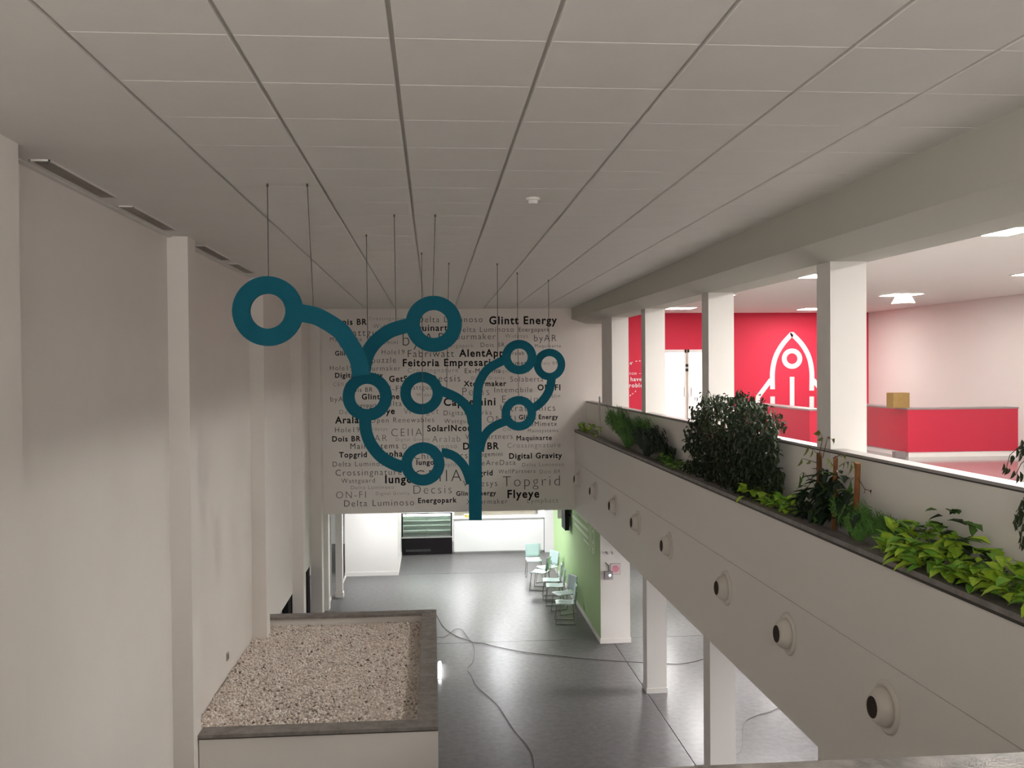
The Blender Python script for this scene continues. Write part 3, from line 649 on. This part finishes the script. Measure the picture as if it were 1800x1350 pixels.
# graphics on the green wall
def gpt(px, py): return at(px, py, 0, 3.44)
def gbar(a, b, hpx, name='painted_line'):
    A = gpt(*a); B = gpt(*b); h = hpx * A[1] / 1700
    return mesh(name, [(3.436, A[1], A[2]), (3.436, B[1], B[2]), (3.436, B[1], B[2] + h), (3.436, A[1], A[2] + h), (3.4395, A[1], A[2]), (3.4395, B[1], B[2]), (3.4395, B[1], B[2] + h), (3.4395, A[1], A[2] + h)],
         [(0, 1, 2, 3), (7, 6, 5, 4), (0, 4, 5, 1), (1, 5, 6, 2), (2, 6, 7, 3), (3, 7, 4, 0)], GPRINT, gw)
gbar((1003, 906), (1034, 936), 5); gbar((1010, 922), (1034, 949), 5); gbar((1012, 901), (1033, 921), 4); gbar((1026, 949), (1035, 959), 3)
def gring(cy_px, cx_px, rz, w):
    C = gpt(cx_px, cy_px); N = 24; v = []; f = []
    for x in (3.436, 3.4395):
        for r in (rz, rz - w):
            for i in range(N): a = 2 * math.pi * i / N; v.append((x, C[1] + r * math.cos(a), C[2] + r * math.sin(a)))
    for i in range(N): j = (i + 1) % N; f += [(i, N + i, N + j, j), (i, j, 2 * N + j, 2 * N + i), (N + i, 3 * N + i, 3 * N + j, N + j)]
    mesh('painted_ring', v, f, GPRINT, gw)
gring(944, 1042, .16, .045); gring(944, 1042, .28, .03); gring(962, 1043, .14, .035)
MB().box(3.436, 3.4395, gpt(1037, 940)[1] - .03, gpt(1037, 940)[1] + .03, gpt(1037, 968)[2], gpt(1037, 925)[2]).go('painted_line', GPRINT, gw)
# black screen hung from the low ceiling by the green wall
t = thing('hanging_screen', (3.25, 24.2, 2.6), 'thin black screen seen edge on, bracketed above the green wall chairs', 'screen')
p = at(997, 932, 1, 24.0)
MB().box(p[0] - .06, p[0] + .045, 23.95, 24.6, p[2], 2.55).go('screen', BLACKM, t)
MB().box(p[0] + .045, 3.44, 24.2, 24.3, 1.98, 2.03).go('bracket', BLACKM, t)
MB().box(3.30, 3.44, 25.6, 25.66, p[2] + .05, 2.5).go('cover_plate', mat('lilac_plate', (.60, .52, .60), .5), t)

# cords on the floor
CORD = mat('dark_cord', (.05, .045, .042), .7); CORD2 = mat('thin_brown_cord', (.16, .12, .10), .7)
def cord(name, pts, r, m, label):
    P = [at(x, y, 2, .012) for x, y in pts]; P = catmull(P, 4)
    P = [(q[0], q[1], .012) for q in P]
    o = MB().tube(P, r, 5).go(name, m); tag(o, label, 'cord'); return o
cord('extension_lead', [(766, 1079), (771, 1088), (778, 1100), (790, 1111), (805, 1119), (820, 1124), (834, 1130), (850, 1131), (870, 1136), (920, 1146), (980, 1153), (1040, 1159), (1100, 1163), (1180, 1167), (1210, 1165), (1238, 1158), (1262, 1148)], .0058, CORD, 'long dark cord sweeping from the planter past the nearest columns')
cord('extension_lead', [(822, 1180), (828, 1187), (836, 1204), (852, 1219), (873, 1238), (890, 1263), (907, 1288), (925, 1308), (936, 1328), (938, 1345), (936, 1362)], .0048, CORD, 'dark cord running diagonally down the open floor to the frame bottom')
cord('extension_lead', [(766, 1120), (780, 1120), (790, 1114), (800, 1106), (812, 1107), (822, 1120), (832, 1134), (834, 1150), (830, 1165), (822, 1174)], .004, CORD2, 'thin brown looping cord beside the gravel planter')
cord('extension_lead', [(1296, 1326), (1303, 1318), (1306, 1305), (1307, 1280), (1312, 1266), (1330, 1257), (1352, 1251), (1371, 1243), (1400, 1232)], .008, mat('grey_cord', (.20, .18, .17), .7), 'grey cord curving over the pale floor right of the nearest lower column')
cord('extension_lead', [(1205, 1352), (1220, 1347), (1246, 1344)], .007, CORD, 'short dark cord end left of the nearest lower column')

# ================================================================ UPPER ROOM THINGS
def counter_box(name, x0, x1, y0, y1, label):
    t = thing(name, ((x0 + x1) / 2, y0, ZU), label, 'counter')
    MB().box(x0, x1, y0, y0 + .10, ZU + .10, 4.87).go('front_panel', REDD, t)
    MB().box(x0, x0 + .10, y0 + .10, y1, ZU + .10, 4.87).go('side_panel', REDD, t)
    MB().box(x1 - .10, x1, y0 + .10, y0 + .45, ZU + .10, 4.87).go('side_panel', REDD, t)
    MB().box(x0 + .02, x1, y0 + .015, y0 + .1, ZU, ZU + .10).box(x0 + .02, x0 + .1, y0 + .1, y1, ZU, ZU + .10).go('plinth', WHITE, t)
    MB().box(x0 - .01, x1 + .01, y0 - .01, y0 + .45, 4.87, 4.90).box(x0 - .01, x0 + .35, y0 + .45, y1, 4.87, 4.90).go('counter_top', mat('grey_top_edge', (.25, .22, .22), .4), t)
    return t
counter_box('reception_counter', 9.13, 11.36, 17.95, 21.0, 'right hand crimson reception counter with white plinth by the pink wall')
counter_box('reception_counter', 7.20, 8.05, 18.0, 21.5, 'left crimson counter in front of the white rocket wall')
p = at(1578, 717, 1, 18.25)
t = thing('cardboard_box', (p[0], 18.25, 4.90), 'brown cardboard box standing on the crimson reception counter', 'box')
w_ = .165
MB().box(p[0] - w_, p[0] + w_, 18.1, 18.38, 4.90, 5.19).go('carton', CARD, t)
MB().box(p[0] - w_, p[0] + w_, 18.1, 18.235, 5.19, 5.195).box(p[0] - w_, p[0] + w_, 18.245, 18.38, 5.19, 5.195).go('flap', CARD, t)
box('floor_outlet', 8.9, 9.11, 18.0, 18.12, ZU, ZU + .11, mat('grey_box', (.20, .17, .17), .4)); tag(bpy.data.objects['floor_outlet'], 'small dark grey box on the floor at the counter corner', 'floor box')

# steel peg at planter's far end
p = at(1054, 745, 0, 3.62)
t = thing('metal_post', (3.62, p[1], 4.2), 'thin steel post standing in the planter far corner', 'post')
MB().tube([(3.62, p[1], 4.16), (3.62, p[1], p[2] + .56)], .018, 8).go('rod', STEEL, t)
MB().tube([(3.62, p[1], p[2] + .56), (3.62, p[1], p[2] + .60)], [.024, .012], 8).go('cap', STEEL, t)

# ================================================================ PLANTS
soil = S(box('soil', XF + .125, 3.711, -1, YB - .01, 3.9, 4.17, SOIL)); tag(soil, 'dark soil filling the narrow balcony planter', 'soil', kind='stuff')
rnd = random.Random(7)
def rv(s=1): return Vector((rnd.uniform(-1, 1), rnd.uniform(-1, 1), rnd.uniform(-1, 1))) * s
def leafgeo(c, d, up, L, W, fold=.2, droop=.15):
    d = d.normalized(); s = d.cross(up)
    if s.length < .01: s = d.cross(Vector((1, 0, 0)))
    s.normalize(); n = s.cross(d)
    v = [c, c + d * L * .35 + s * W / 2 + n * fold * W, c + d * L * .35 - s * W / 2 + n * fold * W, c + d * L * .4, c + d * L * .75 + s * W * .3 + n * (fold * W * .6 - droop * L * .4), c + d * L * .75 - s * W * .3 + n * (fold * W * .6 - droop * L * .4), c + d * L * .78 - n * droop * L * .4, c + d * L - n * droop * L]
    f = [(0, 3, 1), (0, 2, 3), (1, 3, 6, 4), (3, 2, 5, 6), (4, 6, 7), (6, 5, 7)]
    return v, f
def leaf_part(parent, c, d, L, W, m, up=Vector((0, 0, 1)), name='leaf'):
    v, f = leafgeo(Vector(c), d, up, L, W); return mesh(name, v, f, m, parent)
def foliage(parent, n, fn, m, name='foliage'):
    mb = MB()
    for i in range(n):
        c, d, L, W = fn(i)
        v, f = leafgeo(Vector(c), Vector(d), Vector((0, 0, 1)) + rv(.5), L, W); mb.add(v, f)
    o = mb.go(name, m, parent); o['kind'] = 'stuff'; return o
def clampx(x, z): 
    if z < 4.96: return min(max(x, 3.47), 3.695)
    return x
# dark weeping fig: outline in (Y,z) of the planter strip
BLOB = [(1246, 722, 20), (1232, 742, 18), (1298, 718, 22), (1322, 732, 24), (1346, 752, 20), (1290, 752, 26), (1255, 765, 22), (1222, 778, 20), (1243, 803, 26), (1290, 800, 40), (1335, 795, 32), (1222, 820, 18), (1262, 840, 26), (1300, 850, 34), (1340, 840, 30), (1362, 850, 13), (1212, 836, 12), (1320, 870, 20), (1276, 700, 9), (1303, 697, 9), (1240, 702, 9), (1355, 775, 14), (1368, 830, 9)]
def infig():
    w = [r * r for _, _, r in BLOB]; cx_, cy_, r = rnd.choices(BLOB, w)[0]
    a = rnd.uniform(0, 2 * math.pi); q = r * math.sqrt(rnd.random()) * rnd.uniform(.85, 1.12)
    p = at(cx_ + q * math.cos(a), cy_ + q * math.sin(a), 0, rnd.uniform(3.50, 3.69))
    return Vector((p[0] + (rnd.uniform(-.12, .16) if p[2] > 5.05 else 0), p[1], max(p[2], 4.2)))
t = thing('weeping_fig', (3.6, 11.6, 4.17), 'big dark bushy weeping fig in the middle of the balcony planter', 'plant')
mb = MB()
for k in range(9):
    a = infig(); a.z = rnd.uniform(4.9, 5.35)
    mb.tube([(3.6, 11.4 + k * .08, 4.15), (3.62, 11.3 + k * .12, 4.5), a], [.018, .014, .005], 5)
mb.go('branches', TWIG, t)
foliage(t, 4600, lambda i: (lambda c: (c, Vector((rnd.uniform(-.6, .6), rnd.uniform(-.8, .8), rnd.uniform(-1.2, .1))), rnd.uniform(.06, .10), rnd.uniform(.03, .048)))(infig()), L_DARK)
# sprays that stick out at its crown
mb = MB(); ends = []
for (px, py) in ((1232, 692), (1240, 712), (1216, 716), (1222, 740), (1206, 752), (1249, 692), (1272, 697), (1300, 690), (1298, 686), (1320, 697), (1338, 706), (1350, 725), (1356, 745), (1225, 733), (1211, 770), (1262, 702)):
    e = Vector(at(px, py, 0, 3.68)); b = Vector((3.64, 11.6 + (e.y - 11.6) * .5, 4.8)); mb.tube([b, (b + e) / 2 + Vector((0, 0, .08)), e], [.008, .005, .003], 4); ends.append((b, e))
mb.go('twigs', TWIG, t)
def sp(i):
    b, e = ends[i % len(ends)]; k = rnd.uniform(.35, 1.03); c = b.lerp(e, k) + rv(.05) + Vector((0, 0, .08 * (1 - k)))
    return c, Vector((rnd.uniform(-.5, .5), rnd.uniform(-.8, .8), rnd.uniform(-1.2, 0))), rnd.uniform(.06, .095), rnd.uniform(.03, .045)
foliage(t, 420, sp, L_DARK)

# ferns
def fern(name, loc, label, n, L, m, arch, spread=.9, lean=(0, 0), dense=16, wz=.03):
    t = thing(name, loc, label, 'plant')
    b = Vector(loc)
    for k in range(n):
        a = rnd.uniform(0, 2 * math.pi); l = L * rnd.uniform(.7, 1.1)
        dy = math.sin(a) * spread; dx = math.cos(a) * spread * .07
        pts = []
        for q in range(7):
            u = q / 6; z = b.z + rnd.uniform(-.01, .01) + l * (arch * u - arch * .62 * u * u * rnd.uniform(.7, 1.2)) ; x = b.x + dx * l * u + lean[0] * u; y = b.y + dy * l * u
            pts.append(Vector((clampx(x, z), y, z)))
        mb = MB(); mb.tube(pts, .003, 3, False)
        for q in range(dense):
            u = (q + 1) / dense * 6 * .999; i = int(u); c = pts[i].lerp(pts[min(i + 1, 6)], u - i); d = (pts[min(i + 1, 6)] - pts[i])
            if d.length < 1e-5: d = Vector((0, 1, 0))
            d.normalize(); w = l * .16 * math.sin(math.pi * (q + 1.5) / (dense + 2)) + .012
            s = d.cross(Vector((1, .2, .2))).normalized()
            for sg in (-1, 1):
                e = s * sg + d * .4 + rv(.2); v, f = leafgeo(c, e, Vector((1, 0, 0)), w, wz); mb.add(v, f)
        o = mb.go('frond', (L_MID, L_FERN)[k % 2] if m is L_FEATH and rnd.random() < .45 else m, t)
    return t
fern('green_fern', (3.58, 17.6, 4.2), 'green arching fern at the far end of the balcony planter', 80, 1.0, L_FERN, 1.25, 2.0)
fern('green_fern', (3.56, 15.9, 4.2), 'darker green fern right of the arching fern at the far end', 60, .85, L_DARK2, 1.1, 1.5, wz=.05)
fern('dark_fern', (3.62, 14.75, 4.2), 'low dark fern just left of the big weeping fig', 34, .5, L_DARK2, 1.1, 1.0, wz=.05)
fern('feathery_fern', (3.55, 7.85, 4.22), 'soft feathery green fern spilling over the rim right of the stubby trunks', 84, .52, L_FEATH, 1.15, 1.1, dense=15, wz=.009)
fern('feathery_fern', (3.64, 7.35, 4.25), 'small round tuft of feathery fern against the parapet', 40, .30, L_FEATH, 1.5, .9, dense=12, wz=.009)

# leafy groundcovers: each leaf a part
def heartleafs(name, label, y0, y1, n, size, mats, zt=.12, over=.06):
    t = thing(name, (3.56, (y0 + y1) / 2, 4.18), label, 'plant')
    mb = MB()
    for k in range(max(4, n // 12)):
        y = y0 + (y1 - y0) * (k + .5) / max(4, n // 12); mb.tube([(3.60, y, 4.16), (3.57, y + .05, 4.25), (3.52, y - .04, 4.29)], .004, 4)
    mb.go('stems', mat('vine_stem', (.14, .22, .05), .6), t)
    for k in range(n):
        y = rnd.uniform(y0, y1); x = rnd.uniform(3.46 - over * rnd.random(), 3.68); z = 4.255 + rnd.uniform(0, zt) * (.4 + 1.2 * (x - 3.4) / .3) + (.02 if x < 3.5 else 0)
        d = Vector((rnd.uniform(-1, .1), rnd.uniform(-1, 1), rnd.uniform(-.3, .7)))
        if x > 3.6: d.x = -abs(d.x) - .2
        L = size * rnd.uniform(.7, 1.2)
        leaf_part(t, (x, y, z), d, L, L * .82, mats[rnd.randrange(len(mats))])
    return t
heartleafs('pothos', 'large lime green pothos mat at the right end of the planter', 5.3, 7.2, 290, .135, [L_LIME, L_LIME, L_GRN], .2)
heartleafs('pothos', 'bright lime pothos clump between the weeping fig and stubby trunks', 9.3, 10.6, 110, .12, [L_LIME, L_LIME, L_GRN], .12, .02)
heartleafs('pothos', 'small yellow green clump at the planter far corner by the lettered wall', 20.6, 22.8, 34, .13, [L_LIME, L_GRN], .16, 0)
heartleafs('pothos', 'low green clump between the dark fern and weeping fig', 13.3, 15.0, 90, .10, [L_GRN, L_MID], .08, 0)
heartleafs('pothos', 'dark leafy sprig against the parapet behind the lime pothos mat', 5.9, 6.9, 60, .11, [L_MID, L_DARK2], .30, -.12)

# stubby stump plants with broad dark leaves
def stump(px, py0, py1, w, m, t, lean=0):
    top = Vector(at(px, py0, 0, 3.62)); b = Vector((3.62, top.y + lean, 4.15))
    return MB().tube([b, b.lerp(top, .5) + Vector((.004, .01, 0)), top], [w * 1.15, w, w * .95], 8).go('trunk', m, t)
t = thing('stump_plant', (3.62, 8.7, 4.17), 'plant with cut brown trunks, broad dark leaves and sparse yellowing shoots', 'plant')
stump(1440, 796, 0, .027, BARK, t); stump(1469, 806, 0, .022, BARKR, t, .05); stump(1508, 814, 0, .026, BARKR, t, .06)
SB = [(1440, 878, 34), (1478, 882, 30), (1458, 850, 26), (1416, 893, 16), (1500, 905, 18), (1440, 905, 26), (1475, 840, 14), (1424, 860, 14)]
for i in range(230):
    cx_, cy_, r = rnd.choices(SB, [q[2] ** 2 for q in SB])[0]; a = rnd.uniform(0, 2 * math.pi); q = r * math.sqrt(rnd.random())
    p = at(cx_ + q * math.cos(a), cy_ + q * math.sin(a), 0, rnd.uniform(3.54, 3.68)); x, y, z = p[0], p[1], max(p[2], 4.2)
    L = rnd.uniform(.12, .19)
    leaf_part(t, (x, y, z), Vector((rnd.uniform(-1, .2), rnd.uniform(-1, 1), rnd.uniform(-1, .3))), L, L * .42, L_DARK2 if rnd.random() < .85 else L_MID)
mb = MB()
shoots = [((1440, 800), (1446, 770), (1442, 760), (1428, 764), L_OLIVE, .075), ((1440, 815), (1425, 810), (1410, 806), (1402, 824), L_OLIVE, .07), ((1440, 800), (1428, 790), (1420, 782), (1416, 797), L_OLIVE, .085),
          ((1446, 805), (1455, 768), (1462, 772), (1474, 790), L_OLIVE, .08), ((1469, 812), (1474, 800), (1482, 802), (1500, 812), L_OLIVE, .07), ((1469, 825), (1460, 812), (1454, 806), (1455, 818), L_LIME, .08),
          ((1475, 820), (1482, 815), (1488, 812), (1492, 822), L_MID, .075), ((1508, 818), (1500, 812), (1496, 814), (1494, 830), L_OLIVE, .08), ((1430, 850), (1412, 830), (1406, 835), (1404, 862), L_MID, .11),
          ((1508, 840), (1520, 860), (1528, 862), (1534, 872), L_RED, .06), ((1472, 812), (1470, 803), (1476, 800), (1480, 801), L_RED, .07), ((1500, 840), (1496, 845), (1494, 850), (1492, 870), L_MID, .12)]
for a, b, c, e, m, L in shoots:
    P = [Vector(at(q[0], q[1], 0, 3.60)) for q in (a, b, c)]; mb.tube(P, [.004, .003, .002], 4)
    L *= 1.4; E = Vector(at(e[0], e[1], 0, 3.58)); leaf_part(t, P[2], E - P[2], L, L * .5, m, Vector((1, 0, 0)))
    leaf_part(t, P[1], (E - P[2]) + rv(.04), L * .7, L * .34, m, Vector((1, 0, 0)))
mb.go('shoots', TWIG, t)

# hanging fig twigs at the right frame edge
t = thing('weeping_fig', (3.60, 5.2, 4.17), 'fig with drooping twigs of small dark leaves cut by the right frame edge', 'plant')
stem = MB().tube([(3.62, 5.2, 4.15), (3.64, 5.22, 4.8), (3.66, 5.25, 5.5)], [.02, .016, .008], 7); stem.go('trunk', BARK, t)
mb = MB(); tw = []
for pts in (((1815, 770), (1795, 782), (1775, 800), (1766, 835)), ((1812, 800), (1795, 815), (1785, 835)), ((1815, 880), (1798, 886), (1788, 905), (1780, 920)), ((1812, 900), (1797, 930), (1792, 965)), ((1815, 860), (1800, 880), (1786, 900)), ((1815, 775), (1800, 778), (1790, 790))):
    P = [Vector(at(x, y, 0, 3.66)) for x, y in pts]; mb.tube([Vector((3.66, 5.25, P[0].z + .08))] + P, .003, 4); tw.append(P)
mb.go('twigs', TWIG, t)
for i in range(78):
    P = tw[i % len(tw)]; u = rnd.uniform(0, len(P) - 1.001); k = int(u); c = P[k].lerp(P[k + 1], u - k) + rv(.025)
    L = rnd.uniform(.045, .07); leaf_part(t, c, Vector((rnd.uniform(-.3, .3), rnd.uniform(-.5, .5), -1)), L, L * .55, L_DARK, Vector((1, 0, 0)))
